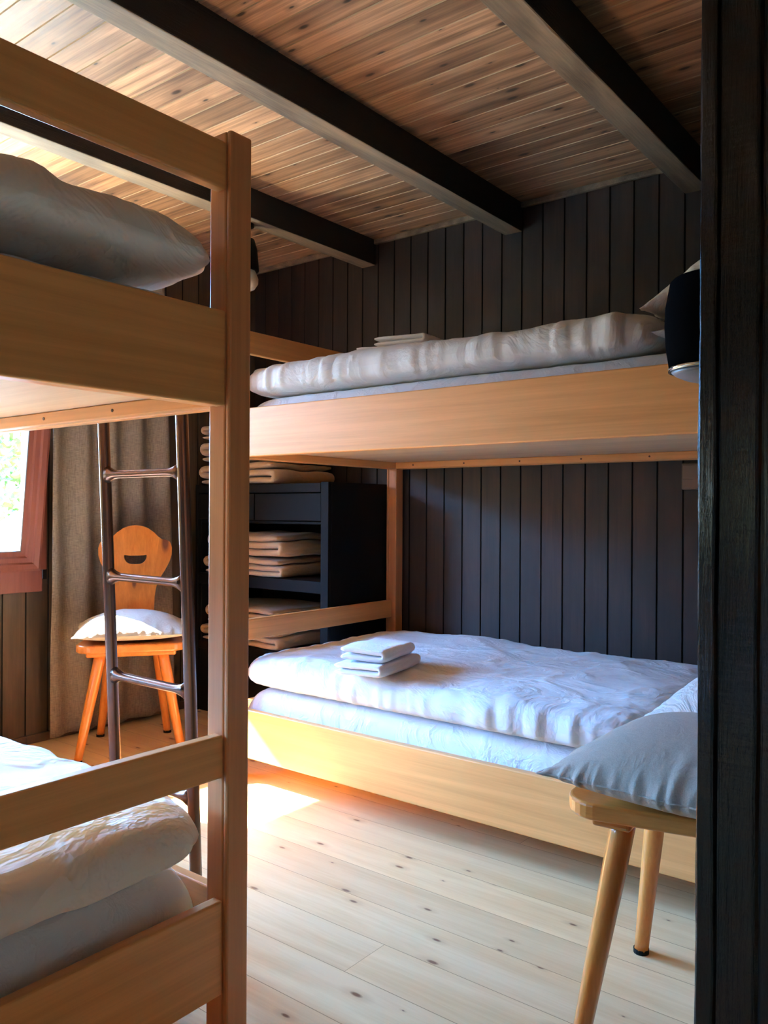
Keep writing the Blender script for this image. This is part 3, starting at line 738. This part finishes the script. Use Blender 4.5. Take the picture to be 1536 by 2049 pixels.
# ------------------------------------------------------------------ ladder on the left bunk
def ladder():
    t = thing('bunk_ladder', 'bronze metal ladder hooked onto the side of the left bunk bed', 'ladder', (-1.565, 1.13, 0))
    ox, oy = -1.565, 1.13; xa, xb = -1.71, -1.42; yf, yt = 1.16, 1.10
    def Y(z): return yf+(yt-yf)*z/1.35
    for x in (xa, xb):
        bm = bmesh.new(); P = [(x-ox, Y(z)-oy, z) for z in (.012, .3, .6, .9, 1.2, 1.30)]
        P += [(x-ox, Y(1.30)-oy-.012, 1.335), (x-ox, Y(1.30)-oy-.045, 1.350), (x-ox, 1.004-oy, 1.345), (x-ox, .992-oy, 1.335), (x-ox, .958-oy, 1.325), (x-ox, .958-oy, 1.300)][:2]
        tube_bm(bm, P, [(.0135, .0135)]*len(P), 16)
        rl = obj('rail', bm, metal, t, True)
        bm = bmesh.new(); yy = Y(1.28)
        tube_bm(bm, [(x-ox, yy-oy, 1.28), (x-ox, yy-.03-oy, 1.312), (x-ox, .995-oy, 1.312), (x-ox, .966-oy, 1.310), (x-ox, .966-oy, 1.27)], .006, 10)
        obj('hook', bm, metal, rl, True)
        bm = bmesh.new(); tube_bm(bm, [(x-ox, yf-oy, 0), (x-ox, yf-oy, .02)], .015, 16); obj('foot_cap', bm, plastic, rl, True)
    for z in (1.03, .79, .555, .32, .10):
        bm = bmesh.new(); n = 24; P = []; RR = []
        for k in range(n+1):
            s = k/n; x = xa+.010+(xb-xa-.020)*s; e_ = max(0, abs(2*s-1)-.70)/.30
            P.append((x-ox, Y(z)-oy, z)); RR.append((.0135, .0095+.012*e_*e_))
        tube_bm(bm, P, RR, 16); obj('rung', bm, metal, t, True)
    return t
ladder()

# ------------------------------------------------------------------ lamps and socket
def reading_lamp():
    t = thing('reading_lamp', 'black wall lamp with a chrome rim beside the black timber', 'lamp', (-.318, 1.105, 1.195))
    z = 0
    bm = bmesh.new(); lathe_bm(bm, [(.020, -.055), (.0585, -.056), (.0625, -.030), (.0645, .0), (.0635, .025), (.058, .056), (.054, .060), (.020, .061)], 40); obj('lamp_shade', bm, matte_black, t, True)
    bm = bmesh.new(); lathe_bm(bm, [(.056, -.0605), (.0595, -.0605), (.0600, -.0565), (.056, -.0560)], 40); obj('chrome_rim', bm, chrome, t, True)
    bm = bmesh.new(); lathe_bm(bm, [(.003, -.078), (.020, -.076), (.038, -.071), (.050, -.0655), (.0555, -.061)], 40); obj('diffuser', bm, gdiff, t, True)
    bm = bmesh.new(); tube_bm(bm, [(.04, -.01, 0), (.14, -.03, 0)], .012, 12); obj('arm', bm, plastic, t, True)
    return t
reading_lamp()
def spot():
    t = thing('ceiling_spotlight', 'black spotlight with a white bulb hanging by the left bunk post', 'lamp', (-2.425, 2.20, 2.075))
    bm = bmesh.new(); tube_bm(bm, [(0, 0, 0), (0, 0, -.012)], .032, 20); obj('base_plate', bm, plastic, t, True)
    bm = bmesh.new(); tube_bm(bm, [(0, 0, -.01), (0, 0, -.06)], .007, 10); obj('stem', bm, plastic, t, True)
    bm = bmesh.new(); lathe_bm(bm, [(.018, -.055), (.034, -.062), (.045, -.10), (.052, -.175), (.052, -.185), (.045, -.185)], 32); obj('lamp_shade', bm, plastic, t, True)
    bm = bmesh.new(); lathe_bm(bm, [(.022, -.16), (.040, -.190), (.050, -.215), (.049, -.235), (.036, -.255), (.018, -.264), (.002, -.266)], 32); obj('bulb', bm, white_glass, t, True)
    return t
sp = spot()
t = thing('wall_socket', 'small brown socket box on the plank wall under the upper back bunk', 'socket', (-.915, YW, 1.07))
bx('socket_body', -.038, .038, -.030, 0, -.042, .052, brown_box, t, .006, 3)
bx('socket_cover', -.033, .033, -.034, -.0302, -.006, .046, brown_box, t, .003, 2)

# ------------------------------------------------------------------ outside the window
gm = bmesh.new(); n = 30
V = [[gm.verts.new((-5.5-9*i/n, -4+14*j/n, -1.6+.9*i/n+.12*noise.noise(Vector((i*.4, j*.4, 1))))) for j in range(n+1)] for i in range(n+1)]
for i in range(n):
    for j in range(n): gm.faces.new((V[i][j], V[i+1][j], V[i+1][j+1], V[i][j+1]))
struct(obj('ground', gm, grass_m, None, True))
def tree(x, y, z, h, s, nl, seed, label, name='leafy_tree'):
    rnd = random.Random(seed); t = thing(name, label, 'tree', (x, y, z), 0, 'trees outside the window')
    bm = bmesh.new(); tube_bm(bm, [(0, 0, -.2), (.03, .02, h*.4), (0, .05, h*.8)], [.07, .05, .02], 10)
    for k in range(9):
        a = rnd.random()*6.28; z1 = h*(.3+.06*k); tube_bm(bm, [(0, .02, z1), (math.cos(a)*s*.4, math.sin(a)*s*.4, z1+.3), (math.cos(a)*s*.8, math.sin(a)*s*.8, z1+.45)], [.02, .012, .005], 6)
    obj('trunk', bm, bark_m, t, True)
    bm = bmesh.new()
    cl = [Vector((rnd.gauss(0, s*.5), rnd.gauss(0, s*.5), h*.65+rnd.gauss(0, h*.2))) for _ in range(26)]
    for k in range(nl):
        c = rnd.choice(cl)+Vector((rnd.gauss(0, .16), rnd.gauss(0, .16), rnd.gauss(0, .16)))
        a = Vector((rnd.gauss(0, 1), rnd.gauss(0, 1), rnd.gauss(0, 1))).normalized(); b_ = a.orthogonal().normalized(); sz = .085
        vs = [bm.verts.new(c+a*sz), bm.verts.new(c+b_*sz*.5), bm.verts.new(c-a*sz), bm.verts.new(c-b_*sz*.5)]; bm.faces.new(vs)
    obj('foliage', bm, leaf_m, t)
    return t
tree(-10.4, 5.15, -1.15, 3.4, .75, 1300, 3, 'leafy green tree outside the window, nearer one behind the grey roof')
tree(-13.2, 7.5, -.9, 4.4, .9, 1300, 4, 'leafy green tree outside the window, further away one')
sh = thing('garden_shed', 'grey roofed shed low outside the window', 'shed', (-7.6, 4.45, -1.42))
bx('shed_wall', -.7, .7, -.62, .62, -.05, 1.84, wood('shed_board', (.3, .26, .2), (.5, .44, .36), 'Z', 'X', var=0), sh)
prism('shed_roof', [(-.80, 1.80), (-.80, 1.86), (0, 2.34), (.80, 1.86), (.80, 1.80), (0, 2.27)], 'x', -.85, .85, slate_m, sh)
# roof overhang of the chalet above the window wall
bm = bmesh.new(); box(bm, XW-1.32, XW-.121, YB-.3, YW+.3, 2.17, 2.27); struct(obj('trim_5', bm, beam_m))
